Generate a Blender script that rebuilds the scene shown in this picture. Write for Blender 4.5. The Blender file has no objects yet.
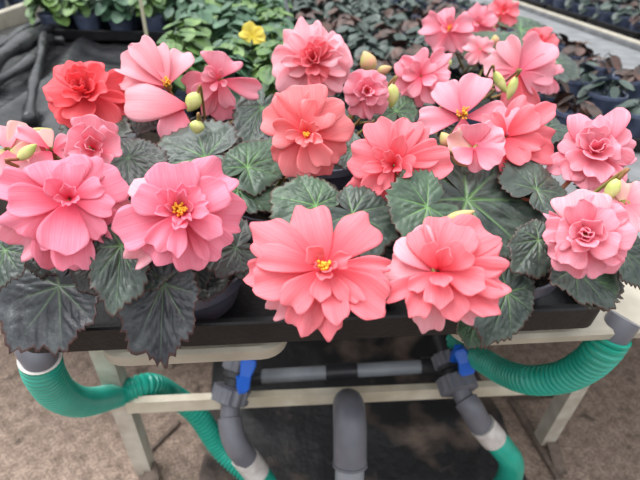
import bpy, math, random
import numpy as np
from mathutils import Vector, noise
random.seed(7)
RNG = np.random.RandomState(5)
SC = bpy.context.scene
COL = SC.collection
PI = math.pi
def rad(a): return a*PI/180
def V(*a): return np.array(a, float)
def nrm(v): return v/np.linalg.norm(v)

# ---------------- camera, sky, sun, exposure ----------------
CAM = V(0, 0, 1.10); FPX = 450.0
p_, y_, r_ = rad(35.3), rad(7.0), rad(2.7)
cf = V(math.sin(y_)*math.cos(p_), math.cos(y_)*math.cos(p_), -math.sin(p_))
rt = V(math.cos(y_), -math.sin(y_), 0); up = np.cross(rt, cf)
CR = math.cos(r_)*rt+math.sin(r_)*up; CU = -math.sin(r_)*rt+math.cos(r_)*up
cam = bpy.data.cameras.new('camera'); co = bpy.data.objects.new('camera', cam); COL.objects.link(co)
cam.sensor_width = 36; cam.lens = FPX/640*36; cam.clip_start = .01; cam.clip_end = 60
from mathutils import Matrix
co.matrix_world = Matrix(((CR[0], CU[0], -cf[0], CAM[0]), (CR[1], CU[1], -cf[1], CAM[1]), (CR[2], CU[2], -cf[2], CAM[2]), (0, 0, 0, 1)))
cam.dof.use_dof = True; cam.dof.focus_distance = .45; cam.dof.aperture_fstop = 6.0
SC.camera = co
w = bpy.data.worlds.new('greenhouse_daylight'); SC.world = w; w.use_nodes = True
wn = w.node_tree; bg = wn.nodes['Background']
tc = wn.nodes.new('ShaderNodeTexCoord'); sx = wn.nodes.new('ShaderNodeSeparateXYZ'); wr = wn.nodes.new('ShaderNodeValToRGB')
wn.links.new(tc.outputs['Generated'], sx.inputs[0]); wn.links.new(sx.outputs['Z'], wr.inputs[0]); wn.links.new(wr.outputs[0], bg.inputs[0])
wr.color_ramp.elements[0].position = 0.0; wr.color_ramp.elements[0].color = (.10, .10, .10, 1)
wr.color_ramp.elements[1].position = .7; wr.color_ramp.elements[1].color = (.93, .97, 1.0, 1)
bg.inputs[1].default_value = 1.0
sun = bpy.data.lights.new('daylight_sun', 'SUN'); so = bpy.data.objects.new('daylight_sun', sun); COL.objects.link(so)
sun.energy = 1.7; sun.angle = rad(40); sun.color = (1, .99, .98)
so.rotation_euler = (rad(-8), rad(-24), 0)
SC.view_settings.view_transform = 'Standard'; SC.view_settings.look = 'None'; SC.view_settings.gamma = 1
SC.view_settings.exposure = 1.0

# ---------------- helpers ----------------
def ray(px, py): return cf+(px-320)/FPX*CR+(240-py)/FPX*CU
def PZ(px, py, z):
    d = ray(px, py); return CAM+d*((z-CAM[2])/d[2])
def PD(px, py, depth): return CAM+ray(px, py)*depth
def PY(px, py, Y):
    d = ray(px, py); return CAM+d*(Y/d[1])
def depth_of(P): return float((P-CAM)@cf)
ORG = {}
def empty(name, loc, label, cat, group=None):
    o = bpy.data.objects.new(name, None); COL.objects.link(o); o.location = loc; o.empty_display_size = .02
    ORG[o] = np.array(loc, float); o['label'] = label; o['category'] = cat
    if group: o['group'] = group
    return o
def tag(o, label=None, cat=None, group=None, kind=None):
    if label: o['label'] = label
    if cat: o['category'] = cat
    if group: o['group'] = group
    if kind: o['kind'] = kind
    return o
class MB:
    def __init__(s): s.v = []; s.f = []; s.uv = []; s.a = {}
    def add(s, vs, fs, uv=None):
        n = len(s.v); s.v += [tuple(x) for x in vs]; s.f += [tuple(i+n for i in f) for f in fs]
        s.uv += list(uv) if uv is not None else [(0, 0)]*len(vs); return s
    def box(s, lo, hi, ch=0.0):
        x0, y0, z0 = lo; x1, y1, z1 = hi
        if ch <= 0:
            return s.add([(x0,y0,z0),(x1,y0,z0),(x1,y1,z0),(x0,y1,z0),(x0,y0,z1),(x1,y0,z1),(x1,y1,z1),(x0,y1,z1)],
                [(0,3,2,1),(4,5,6,7),(0,1,5,4),(1,2,6,5),(2,3,7,6),(3,0,4,7)])
        c = ch; vs = []; fs = []
        rings = [(z0, c), (z0+c, 0), (z1-c, 0), (z1, c)]
        for z, i in rings:
            vs += [(x0+c,y0+i,z),(x1-c,y0+i,z),(x1-i,y0+c,z),(x1-i,y1-c,z),(x1-c,y1-i,z),(x0+c,y1-i,z),(x0+i,y1-c,z),(x0+i,y0+c,z)]
        for k in range(3):
            for j in range(8): fs.append((k*8+j, k*8+(j+1)%8, k*8+8+(j+1)%8, k*8+8+j))
        fs.append(tuple(reversed(range(8)))); fs.append(tuple(range(24, 32)))
        return s.add(vs, fs)
    def obox(s, a, b, wdt, hgt, upv=(0, 0, 1)):
        a = np.array(a, float); b = np.array(b, float); d = nrm(b-a); sd = nrm(np.cross(d, upv)); u = np.cross(sd, d)
        vs = []
        for p in (a, b):
            for i, j in ((-1,-1),(1,-1),(1,1),(-1,1)): vs.append(p+sd*i*wdt/2+u*j*hgt/2)
        return s.add(vs, [(0,1,2,3),(7,6,5,4),(0,4,5,1),(1,5,6,2),(2,6,7,3),(3,7,4,0)])
    def tube(s, pts, radf, seg=16, cap=True):
        pts = [np.array(p, float) for p in pts]; n = len(pts)
        T = [nrm(pts[min(i+1, n-1)]-pts[max(i-1, 0)]) for i in range(n)]
        a = nrm(np.cross(T[0], V(.3, .2, 1))); vs = []; uv = []
        acc = 0
        for i in range(n):
            a = nrm(a-T[i]*(a@T[i])); b = np.cross(T[i], a)
            if i: acc += np.linalg.norm(pts[i]-pts[i-1])
            r = radf(i/(n-1)) if callable(radf) else radf
            for k in range(seg):
                t = 2*PI*k/seg; vs.append(pts[i]+r*(math.cos(t)*a+math.sin(t)*b)); uv.append((acc, k/seg))
        fs = [(i*seg+k, i*seg+(k+1)%seg, (i+1)*seg+(k+1)%seg, (i+1)*seg+k) for i in range(n-1) for k in range(seg)]
        if cap: fs += [tuple(reversed(range(seg))), tuple(range((n-1)*seg, n*seg))]
        return s.add(vs, fs, uv)
    def lathe(s, c, prof, seg=32, axis=None, sx=1, sy=1):
        c = np.array(c, float); ax = nrm(np.array(axis, float)) if axis is not None else V(0, 0, 1)
        a = nrm(np.cross(ax, V(0, 1, .01))) ; b = np.cross(ax, a); vs = []; n = len(prof)
        for r, h in prof:
            for k in range(seg):
                t = 2*PI*k/seg; vs.append(c+ax*h+r*(sx*math.cos(t)*a+sy*math.sin(t)*b))
        fs = [(i*seg+k, i*seg+(k+1)%seg, (i+1)*seg+(k+1)%seg, (i+1)*seg+k) for i in range(n-1) for k in range(seg)]
        if prof[0][0] > 1e-4: fs.append(tuple(reversed(range(seg))))
        if prof[-1][0] > 1e-4: fs.append(tuple(range((n-1)*seg, n*seg)))
        return s.add(vs, fs)
    def build(s, name, mat, parent=None, origin=None, smooth=True, solid=0, sharp=None):
        if origin is None: origin = ORG[parent] if parent is not None else V(0, 0, 0)
        origin = np.array(origin, float)
        me = bpy.data.meshes.new(name)
        me.from_pydata([tuple(np.array(v)-origin) for v in s.v], [], s.f)
        me.update()
        if any(u != (0, 0) for u in s.uv):
            ul = me.uv_layers.new(name='UVMap'); li = np.empty(len(me.loops), int); me.loops.foreach_get('vertex_index', li)
            ul.data.foreach_set('uv', np.array(s.uv, dtype=np.float32)[li].ravel())
        for k, arr in s.a.items():
            at = me.attributes.new(k, 'FLOAT', 'POINT'); at.data.foreach_set('value', np.array(arr, dtype=np.float32))
        if smooth: me.polygons.foreach_set('use_smooth', [True]*len(me.polygons))
        if sharp: me.set_sharp_from_angle(angle=rad(sharp))
        me.materials.append(mat)
        o = bpy.data.objects.new(name, me); COL.objects.link(o); ORG[o] = origin
        if parent is not None:
            o.parent = parent; o.location = origin-ORG[parent]
        else: o.location = origin
        if solid:
            m = o.modifiers.new('thickness', 'SOLIDIFY'); m.thickness = solid; m.offset = 0
        return o
def spline(pts, n=60):
    P = [np.array(p, float) for p in pts]; P = [2*P[0]-P[1]]+P+[2*P[-1]-P[-2]]; out = []
    m = len(P)-3
    for i in range(n+1):
        t = i/n*m; k = min(int(t), m-1); t -= k; a, b, c, d = P[k:k+4]
        out.append(.5*((2*b)+(-a+c)*t+(2*a-5*b+4*c-d)*t*t+(-a+3*b-3*c+d)*t**3))
    return out

# ---------------- materials ----------------
def mat(name, col, rough=.6, noise_amt=0, nscale=20, col2=None, bump=0, bscale=60, metal=0, spec=.5, detail=6, lo=.35, hi=.65):
    m = bpy.data.materials.new(name); m.use_nodes = True; nt = m.node_tree; b = nt.nodes['Principled BSDF']
    b.inputs['Base Color'].default_value = (*col, 1); b.inputs['Roughness'].default_value = rough; b.inputs['Metallic'].default_value = metal
    b.inputs['Specular IOR Level'].default_value = spec
    tcn = nt.nodes.new('ShaderNodeTexCoord')
    if col2:
        n = nt.nodes.new('ShaderNodeTexNoise'); n.inputs['Scale'].default_value = nscale; n.inputs['Detail'].default_value = detail
        r = nt.nodes.new('ShaderNodeValToRGB'); r.color_ramp.elements[0].color = (*col, 1); r.color_ramp.elements[1].color = (*col2, 1)
        r.color_ramp.elements[0].position = lo; r.color_ramp.elements[1].position = hi
        nt.links.new(tcn.outputs['Object'], n.inputs['Vector']); nt.links.new(n.outputs['Fac'], r.inputs[0]); nt.links.new(r.outputs[0], b.inputs['Base Color'])
    if bump:
        n2 = nt.nodes.new('ShaderNodeTexNoise'); n2.inputs['Scale'].default_value = bscale; n2.inputs['Detail'].default_value = 8
        bp = nt.nodes.new('ShaderNodeBump'); bp.inputs['Strength'].default_value = bump; bp.inputs['Distance'].default_value = .01
        nt.links.new(tcn.outputs['Object'], n2.inputs['Vector']); nt.links.new(n2.outputs['Fac'], bp.inputs['Height']); nt.links.new(bp.outputs[0], b.inputs['Normal'])
    return m
def s2l(r, g, b):
    f = lambda c: (c/255/12.92) if c/255 <= .04045 else ((c/255+.055)/1.055)**2.4
    return (f(r), f(g), f(b))
def petal_mat(name, inner, outer, pos=(.08, .72)):
    m = bpy.data.materials.new(name); m.use_nodes = True; nt = m.node_tree; N = nt.nodes; L = nt.links
    N.remove(N['Principled BSDF']); out = N['Material Output']
    uv = N.new('ShaderNodeTexCoord'); sp = N.new('ShaderNodeSeparateXYZ'); L.new(uv.outputs['UV'], sp.inputs[0])
    # pigment runs from the petal base (deep) to its rim (pale)
    r = N.new('ShaderNodeValToRGB'); r.color_ramp.elements[0].color = (*inner, 1); r.color_ramp.elements[1].color = (*outer, 1)
    r.color_ramp.elements[0].position = pos[0]; r.color_ramp.elements[1].position = pos[1]; L.new(sp.outputs['X'], r.inputs[0])
    # fine veins fanning along the petal
    mp = N.new('ShaderNodeMapping'); mp.inputs['Scale'].default_value = (1.5, 26, 1); L.new(uv.outputs['UV'], mp.inputs[0])
    nz = N.new('ShaderNodeTexNoise'); nz.inputs['Scale'].default_value = 1.0; nz.inputs['Detail'].default_value = 3; L.new(mp.outputs[0], nz.inputs['Vector'])
    mr = N.new('ShaderNodeMapRange'); mr.inputs[1].default_value = .35; mr.inputs[2].default_value = .65; mr.inputs[3].default_value = .0; mr.inputs[4].default_value = .30
    L.new(nz.outputs['Fac'], mr.inputs[0])
    mx = N.new('ShaderNodeMix'); mx.data_type = 'RGBA'; L.new(mr.outputs[0], mx.inputs[0]); L.new(r.outputs[0], mx.inputs[6])
    mx.inputs[7].default_value = (*inner, 1)
    bp = N.new('ShaderNodeBump'); bp.inputs['Strength'].default_value = .25; bp.inputs['Distance'].default_value = .002; L.new(nz.outputs['Fac'], bp.inputs['Height'])
    b = N.new('ShaderNodeBsdfPrincipled'); b.inputs['Roughness'].default_value = .55; b.inputs['Specular IOR Level'].default_value = .25
    L.new(mx.outputs[2], b.inputs['Base Color']); L.new(bp.outputs[0], b.inputs['Normal'])
    t = N.new('ShaderNodeBsdfTranslucent'); L.new(mx.outputs[2], t.inputs[0]); L.new(bp.outputs[0], t.inputs['Normal'])
    ms = N.new('ShaderNodeMixShader'); ms.inputs[0].default_value = .40; L.new(b.outputs[0], ms.inputs[1]); L.new(t.outputs[0], ms.inputs[2]); L.new(ms.outputs[0], out.inputs[0])
    return m
def leaf_mat(name, c1, c2, vein, rough=.42, margin=(.10, .035, .03)):
    m = bpy.data.materials.new(name); m.use_nodes = True; nt = m.node_tree; N = nt.nodes; L = nt.links; b = N['Principled BSDF']
    tcn = N.new('ShaderNodeTexCoord'); n = N.new('ShaderNodeTexNoise'); n.inputs['Scale'].default_value = 45; n.inputs['Detail'].default_value = 5
    L.new(tcn.outputs['Object'], n.inputs['Vector'])
    r = N.new('ShaderNodeValToRGB'); r.color_ramp.elements[0].color = (*c1, 1); r.color_ramp.elements[1].color = (*c2, 1)
    r.color_ramp.elements[0].position = .35; r.color_ramp.elements[1].position = .65; L.new(n.outputs['Fac'], r.inputs[0])
    av = N.new('ShaderNodeAttribute'); av.attribute_name = 'vein'
    mr = N.new('ShaderNodeMapRange'); mr.inputs[1].default_value = 0.35; mr.inputs[2].default_value = 1.0; mr.inputs[3].default_value = .0; mr.inputs[4].default_value = .7; L.new(av.outputs['Fac'], mr.inputs[0])
    mx = N.new('ShaderNodeMix'); mx.data_type = 'RGBA'; L.new(mr.outputs[0], mx.inputs[0]); L.new(r.outputs[0], mx.inputs[6]); mx.inputs[7].default_value = (*vein, 1)
    ae = N.new('ShaderNodeAttribute'); ae.attribute_name = 'rim'
    mr2 = N.new('ShaderNodeMapRange'); mr2.inputs[1].default_value = .93; mr2.inputs[2].default_value = 1.0; mr2.inputs[4].default_value = .7; L.new(ae.outputs['Fac'], mr2.inputs[0])
    mx2 = N.new('ShaderNodeMix'); mx2.data_type = 'RGBA'; L.new(mr2.outputs[0], mx2.inputs[0]); L.new(mx.outputs[2], mx2.inputs[6]); mx2.inputs[7].default_value = (*margin, 1)
    L.new(mx2.outputs[2], b.inputs['Base Color']); b.inputs['Roughness'].default_value = rough; b.inputs['Specular IOR Level'].default_value = .5
    n2 = N.new('ShaderNodeTexNoise'); n2.inputs['Scale'].default_value = 260; n2.inputs['Detail'].default_value = 4; L.new(tcn.outputs['Object'], n2.inputs['Vector'])
    bp = N.new('ShaderNodeBump'); bp.inputs['Strength'].default_value = .35; bp.inputs['Distance'].default_value = .002
    L.new(n2.outputs['Fac'], bp.inputs['Height']); L.new(bp.outputs[0], b.inputs['Normal'])
    return m
PM = {
 'coral': petal_mat('coral_petal', s2l(242, 72, 90), s2l(254, 156, 168)),
 'pink': petal_mat('pink_petal', s2l(242, 76, 110), s2l(254, 168, 192)),
 'pale': petal_mat('pale_pink_petal', s2l(246, 128, 146), s2l(254, 200, 210)),
 'salmon': petal_mat('salmon_petal', s2l(244, 84, 94), s2l(254, 168, 172)),
 'red': petal_mat('red_coral_petal', s2l(240, 64, 80), s2l(252, 122, 130)),
 'rose': petal_mat('rose_pink_petal', s2l(243, 98, 126), s2l(254, 186, 202)),
 'cream': petal_mat('cream_pink_petal', s2l(214, 214, 130), s2l(252, 196, 200), (.0, .26)),
 'orchid': petal_mat('orchid_pink_petal', s2l(243, 118, 146), s2l(254, 190, 204)),
}
M_stam = mat('yellow_stamens', s2l(245, 165, 40), .5, col2=s2l(250, 200, 70), nscale=300)
M_stalk = mat('green_stalk', s2l(120, 130, 60), .5, col2=s2l(165, 90, 70), nscale=30)
M_bud = mat('pale_green_bud', s2l(170, 185, 90), .45, col2=s2l(215, 210, 140), nscale=60)
M_bract = mat('yellow_green_bract', s2l(176, 178, 104), .5, col2=s2l(220, 160, 130), nscale=60)
LM = {
 'dark': leaf_mat('dark_begonia_leaf', s2l(44, 54, 50), s2l(72, 84, 74), s2l(112, 150, 92), .40),
 'purple': leaf_mat('purple_silver_begonia_leaf', s2l(42, 42, 48), s2l(68, 72, 74), s2l(112, 134, 104), .38),
 'green': leaf_mat('green_begonia_leaf', s2l(44, 62, 48), s2l(72, 96, 72), s2l(120, 165, 92), .42),
 'shade': leaf_mat('shaded_begonia_leaf', s2l(26, 30, 27), s2l(46, 50, 44), s2l(70, 96, 64), .45, margin=(.08, .02, .02)),  # darkened copy of the leaf: shade deep in the foliage put into its colour
}
M_black = mat('black_tray_plastic', (.006, .006, .007), .42, spec=.28, col2=(.012, .012, .013), nscale=40, bump=.1, bscale=200)
M_pot = mat('dark_grey_pot_plastic', s2l(84, 84, 96), .38, col2=s2l(100, 100, 114), nscale=30)
M_potb = mat('slate_blue_pot_plastic', s2l(70, 78, 100), .36, col2=s2l(96, 106, 132), nscale=30)
M_soil = mat('dark_potting_soil', (.012, .009, .007), .95, col2=(.035, .024, .016), nscale=150, bump=1, bscale=250)
M_cream = mat('cream_bench_plastic', s2l(160, 152, 137), .5, col2=s2l(178, 170, 154), nscale=25, bump=.05)
M_surf = mat('grey_bench_top', s2l(100, 101, 103), .65, col2=s2l(124, 125, 127), nscale=14, bump=.1, bscale=90)
M_leg = mat('galvanised_leg', s2l(205, 200, 188), .5, col2=s2l(172, 162, 148), nscale=18, metal=.1)
M_bar = mat('cream_painted_crossbar', s2l(222, 214, 196), .5, col2=s2l(190, 178, 156), nscale=12)
M_rust = mat('rusted_steel', s2l(88, 74, 66), .75, col2=s2l(120, 104, 94), nscale=60)
M_teal = mat('teal_hose', s2l(22, 150, 128), .32, col2=s2l(36, 166, 146), nscale=20)
M_pvc = mat('grey_pvc', s2l(98, 98, 106), .38, col2=s2l(112, 112, 120), nscale=20)
M_pvcl = mat('light_grey_pvc', s2l(132, 136, 142), .38, col2=s2l(146, 150, 156), nscale=20)
M_pvcd = mat('dark_pvc', s2l(46, 46, 50), .4)
M_white = mat('white_collar', s2l(205, 200, 196), .5, col2=s2l(180, 172, 168), nscale=60)
M_blue = mat('blue_handle', s2l(20, 96, 205), .35)
M_floor = mat('sandy_concrete', s2l(122, 104, 92), .9, col2=s2l(172, 150, 135), nscale=38, bump=.5, bscale=220, detail=12, lo=.3, hi=.7)
M_sheet = mat('black_ground_cover', s2l(34, 34, 36), .6, col2=s2l(132, 112, 100), nscale=7, bump=.6, bscale=40, detail=10, lo=.52, hi=.78)
M_film = mat('black_film', (.014, .014, .016), .22, col2=(.045, .045, .048), nscale=12, bump=.8, bscale=16)
M_cane = mat('pale_cane', s2l(214, 204, 180), .6)
M_rod = mat('grey_rod', s2l(150, 152, 158), .4)
M_dead = mat('dead_brown_leaf', s2l(96, 56, 36), .8, col2=s2l(140, 96, 70), nscale=90)
M_yel = petal_mat('yellow_petal', s2l(240, 214, 70), s2l(252, 236, 130))
# floor: sand specks and dark stains
def floor_detail(m):
    nt = m.node_tree; N = nt.nodes; L = nt.links; b = N['Principled BSDF']; src = b.inputs['Base Color'].links[0].from_socket
    tcn = N.new('ShaderNodeTexCoord'); n = N.new('ShaderNodeTexNoise'); n.inputs['Scale'].default_value = 150; n.inputs['Detail'].default_value = 6
    L.new(tcn.outputs['Object'], n.inputs['Vector'])
    mr = N.new('ShaderNodeMapRange'); mr.inputs[1].default_value = .4; mr.inputs[2].default_value = .6; mr.inputs[3].default_value = .68; mr.inputs[4].default_value = 1.15; L.new(n.outputs['Fac'], mr.inputs[0])
    n3 = N.new('ShaderNodeTexNoise'); n3.inputs['Scale'].default_value = 16; n3.inputs['Detail'].default_value = 5; L.new(tcn.outputs['Object'], n3.inputs['Vector'])
    mr3 = N.new('ShaderNodeMapRange'); mr3.inputs[1].default_value = .62; mr3.inputs[2].default_value = .70; mr3.inputs[3].default_value = 1; mr3.inputs[4].default_value = .45; L.new(n3.outputs['Fac'], mr3.inputs[0])
    mu = N.new('ShaderNodeMath'); mu.operation = 'MULTIPLY'; L.new(mr.outputs[0], mu.inputs[0]); L.new(mr3.outputs[0], mu.inputs[1])
    mx = N.new('ShaderNodeMix'); mx.data_type = 'RGBA'; mx.blend_type = 'MULTIPLY'; mx.inputs[0].default_value = 1; L.new(src, mx.inputs[6]); L.new(mu.outputs[0], mx.inputs[7]); L.new(mx.outputs[2], b.inputs['Base Color'])
floor_detail(M_floor)

# ---------------- setting ----------------
b = MB(); b.box((-5, -1.5, -.05), (6, 9, 0)); tag(b.build('floor', M_floor, smooth=False), kind='structure')
def sheet(name, x0, x1, y0, y1, nx, ny, zf, m, solid=.001, origin=(0, 0, 0)):
    b = MB(); vs = []; fs = []
    for j in range(ny+1):
        for i in range(nx+1):
            x = x0+(x1-x0)*i/nx; y = y0+(y1-y0)*j/ny; q = zf(x, y, i/nx, j/ny)
            vs.append(q if isinstance(q, tuple) else (x, y, q))
    for j in range(ny):
        for i in range(nx): a = j*(nx+1)+i; fs.append((a, a+1, a+nx+2, a+nx+1))
    b.add(vs, fs); return b.build(name, m, solid=solid, origin=origin)
def zg(x, y, u, v):
    s = 1-abs(noise.noise(Vector((x*4, y*3, 1))))*2.2
    z = .004+.012*max(0, s)**3+.006*max(0, noise.noise(Vector((x*14, y*12, 3))))
    return (x+.03*noise.noise(Vector((0, y*5, 7)))*(1 if u < .02 or u > .98 else .0), y, z)
gs = sheet('ground_sheet', -.19, .60, .15, 2.6, 90, 150, zg, M_sheet, .001, (.2, 1, 0))
tag(gs, 'dirty wrinkled black sheet lying on the ground under the bench', 'ground cover')

# ---------------- the bench ----------------
BZ = .714
bench = empty('growing_bench', (.5, 1.8, 0), 'cream edged grey growing bench on metal legs carrying the flower trays', 'bench')
b = MB(); b.box((-.235, .43, .692), (1.52, 4.6, BZ-.001), .004); b.build('bench_top', M_surf, bench, sharp=40)
# front flange: two rounded lobes with a recess between
def flange(x0, x1, y0, y1, z0, z1, rr=.03, rl=True, rrt=True):
    b = MB(); o = []
    def arc(cx, cy, a0, a1):
        for k in range(7):
            a = rad(a0+(a1-a0)*k/6); o.append((cx+rr*math.cos(a), cy+rr*math.sin(a)))
    if rl: arc(x0+rr, y0+rr, 180, 270)
    else: o.append((x0, y0))
    if rrt: arc(x1-rr, y0+rr, 270, 360)
    else: o.append((x1, y0))
    o += [(x1, y1), (x0, y1)]; n = len(o); c = .004
    cx = (x0+x1)/2; cy = (y0+y1)/2
    def ins(p, d): return (p[0]+(d if p[0] < cx else -d), p[1]+(d if p[1] < cy else -d))
    vs = [(*ins(p, c), z0) for p in o]+[(*p, z0+c) for p in o]+[(*p, z1-c) for p in o]+[(*ins(p, c), z1) for p in o]
    fs = [(k*n+i, k*n+(i+1) % n, (k+1)*n+(i+1) % n, (k+1)*n+i) for k in range(3) for i in range(n)]
    fs += [tuple(reversed(range(n))), tuple(range(3*n, 4*n))]
    b.add(vs, fs); return b
flange(-.195, .012, .338, .43, .692, BZ).build('front_lip', M_cream, bench, sharp=40)
flange(.205, 1.55, .338, .43, .697, BZ, rrt=False).build('front_lip', M_cream, bench, sharp=40)
b = MB(); b.box((1.52, .36, .692), (1.552, 4.6, .740), .004); b.build('side_rim', M_cream, bench, sharp=40)
b = MB(); b.box((1.512, .43, .7145), (1.5195, 4.6, .734), .002); b.build('rim_liner', M_surf, bench, sharp=40)
LX0, LX1, LY = -.322, .69, .60
for lx, ly in ((LX0, LY), (LX1, LY), (-.18, 3.6), (LX1, 3.6)):
    b = MB(); s = .018
    b.box((lx-s, ly-s, .012), (lx+s, ly-s+.004, .682)); b.box((lx-s, ly-s+.004, .012), (lx-s+.004, ly+s, .682)); b.box((lx+s-.004, ly-s+.004, .012), (lx+s, ly+s, .682))
    b.build('leg', M_leg, bench, smooth=False)
b = MB(); b.box((-.345, .585, .682), (1.5, .62, .6925)); b.box((-.22, 3.58, .682), (1.5, 3.62, .6925)); b.build('bearer', M_leg, bench, smooth=False)
b = MB(); b.obox((LX0+.02, .575, .295), (LX1-.02, .575, .275), .016, .034); b.build('crossbar', M_bar, bench, smooth=False)
for lx in (LX1, LX0):
    b = MB()
    if lx > 0: A, B_, C_ = V(lx-.03, .73, .008), V(lx-.01, .50, .008), V(lx+.05, .72, .008)
    else: A, B_, C_ = V(lx-.02, .62, .008), V(lx+.03, .50, .008), V(lx+.06, .72, .008)
    b.obox(A, B_, .02, .012); b.obox(A, C_, .008, .008); b.obox(B_+V(.01, .01, 0), V(lx+.012, .60, .03), .03, .006); b.obox(A+V(0, 0, .0), V(lx, .6, .2), .004, .01)
    b.build('foot_bracket', M_rust, bench, smooth=False)

# ---------------- plumbing under the bench ----------------
def hose_mesh(path, r, pitch=.0092, amp=.0032):
    P = spline(path, 400); L = sum(np.linalg.norm(P[i+1]-P[i]) for i in range(400)); nr = int(L/pitch); n = nr*5
    P0 = spline(path, 2000); d = np.cumsum([0]+[np.linalg.norm(P0[i+1]-P0[i]) for i in range(2000)]); P0 = np.array(P0); P = [np.array([np.interp(x, d, P0[:, c]) for c in range(3)]) for x in np.linspace(0, d[-1], n+1)]; b = MB()
    b.tube(P, lambda t: r-(amp if int(round(t*nr*5)) % 5 >= 3 else 0), 28); return b
hp = [PD(40, 357, .56), PD(45, 374, .59), (PD(60, 394, .66)), PD(84, 402, .76), PD(114, 396, .88), PD(148, 385, .93), PD(172, 395, 1.0), PD(197, 414, 1.03), PD(222, 450, 1.05), PD(256, 480, 1.03), PD(285, 510, 1.0)]
h = empty('drain_hose', hp[2], 'teal ribbed hose curving down from the left end of the bench', 'hose')
hose_mesh(hp, .0245).build('corrugated_tube', M_teal, h, sharp=30)
b = MB(); cA = PD(40, 357, .56); b.tube(spline([V(-.215, cA[1]+.03, .700), V(-.245, cA[1]+.03, .698), cA+V(-.004, .012, .022), cA, cA+nrm(hp[1]-hp[0])*.01], 30), .0205, 28); b.build('connector', M_pvc, h, sharp=50)
ax = nrm(hp[1]-hp[0]); b = MB(); b.tube([hp[0]-ax*.0005, hp[0]+ax*.0015], .0245, 28); b.build('end_collar', M_white, h, sharp=50)
hp = [PD(612, 335, .557), PD(602, 350, .57), PD(586, 365, .60), PD(562, 377, .64), PD(530, 380, .69), PD(505, 373, .76), PD(484, 361, .83), PD(466, 350, .90), PD(452, 342, .95)]
h = empty('drain_hose', hp[2], 'teal ribbed hose curving up to the right end of the tray', 'hose')
hose_mesh(hp, .0225).build('corrugated_tube', M_teal, h, sharp=30)
b = MB(); b.tube([PD(625, 318, .548), PD(619, 326, .551), PD(610, 339, .56)], .0185, 28); b.build('connector', M_pvc, h, sharp=50)
def knuckle(c, axis, r, ln, teeth=12):
    b = MB(); ax = nrm(axis); a = nrm(np.cross(ax, V(0, 1, .1))); bb = np.cross(ax, a); vs = []; rings = [(-.5, .75), (-.42, 1), (.42, 1), (.5, .78)]
    n = teeth*4
    for hh, k in rings:
        for i in range(n):
            q = r*k*(1.08 if (i//2) % 2 else .98); t = 2*PI*i/n; vs.append(c+ax*hh*ln+q*(math.cos(t)*a+math.sin(t)*bb))
    fs = [(k*n+i, k*n+(i+1) % n, (k+1)*n+(i+1) % n, (k+1)*n+i) for k in range(3) for i in range(n)]+[tuple(reversed(range(n))), tuple(range(3*n, 4*n))]
    b.add(vs, fs); return b
def valve(label, top, mid, bot, h0, h1, path, col0, col1, hosepts, hr=.0245):
    t = empty('ball_valve', mid, label, 'valve')
    d = nrm(bot-top); L = np.linalg.norm(bot-top)
    b = MB(); b.lathe(top, [(.017, -.05), (.017, 0), (.026, .004), (.028, L*.45), (.020, L*.5), (.020, L)], 28, d); b.build('valve_body', M_pvcd, t, sharp=40)
    knuckle(top+d*.004, d, .031, .028).build('union_nut', M_pvc, t, sharp=30)
    knuckle(bot, d, .036, .034).build('union_nut', M_pvc, t, sharp=30)
    b = MB(); hd = nrm(h1-h0); sd = nrm(np.cross(hd, nrm(CAM-h0))); un = np.cross(sd, hd); o = []
    for k, (s, ww) in enumerate([(0, .008), (.12, .012), (.5, .010), (.85, .014), (1, .011)]):
        p = h0+(h1-h0)*s+un*(.006*math.sin(s*3)); tt = .012
        for i, j in ((-1, -1), (1, -1), (1.15, 0), (1, 1), (-1, 1), (-1.15, 0)): o.append(p+sd*ww*i+un*tt*j*.6)
    fs = [(k*6+i, k*6+(i+1) % 6, k*6+6+(i+1) % 6, k*6+6+i) for k in range(4) for i in range(6)]+[tuple(reversed(range(6))), tuple(range(24, 30))]
    b.add(o, fs); b.obox(top+(mid-top)*.6, h0, .016, .016); hb = b.build('handle', M_blue, t, smooth=False); tag(hb, 'bright blue lever handle')
    m = hb.modifiers.new('bev', 'BEVEL'); m.width = .002; m.segments = 2
    b = MB(); P = spline(path, 40); b.tube(P, lambda s: .019 if s < .35 else .024, 24); b.build('elbow_pipe', M_pvc, t, sharp=50)
    b = MB(); b.tube([col0, col1], .0265, 24); b.build('white_collar', M_white, t, sharp=50)
    hose = MB(); hose.tube(spline(hosepts, 80), hr, 24); hose.build('outlet_hose', M_teal, t)
valve('blue handled valve on the left, grey elbow into a teal hose', PD(240, 362, .93), PD(238, 374, .93), PD(231, 394, .92), PD(242, 391, .87), PD(250, 358, .87),
      [PD(231, 396, .92), PD(230, 412, .91), PD(231, 428, .90), PD(236, 444, .90), PD(246, 458, .92)], PD(243, 455, .92), PD(258, 474, .94),
      [PD(256, 471, .94), PD(266, 485, .96), PD(278, 505, .98)])
valve('blue handled valve on the right beside the crossbar end', PD(448, 358, .93), PD(452, 368, .92), PD(457, 384, .90), PD(459, 348, .86), PD(468, 374, .86),
      [PD(458, 386, .90), PD(463, 396, .89), PD(471, 408, .88), PD(479, 422, .89), PD(487, 432, .90)], PD(482, 425, .89), PD(494, 439, .90),
      [PD(492, 436, .90), PD(503, 449, .90), PD(511, 462, .91), PD(508, 480, .96), PD(495, 498, 1.02)])
b = MB(); A = PD(252, 377, .99); B_ = PD(445, 365, 1.0); pp = empty('supply_pipe', (A+B_)/2, 'long grey horizontal pipe running between the two blue handled valves', 'pipe')
b.tube([A, B_], .0155, 24); b.build('pipe', M_pvcl, pp, sharp=50)
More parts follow.
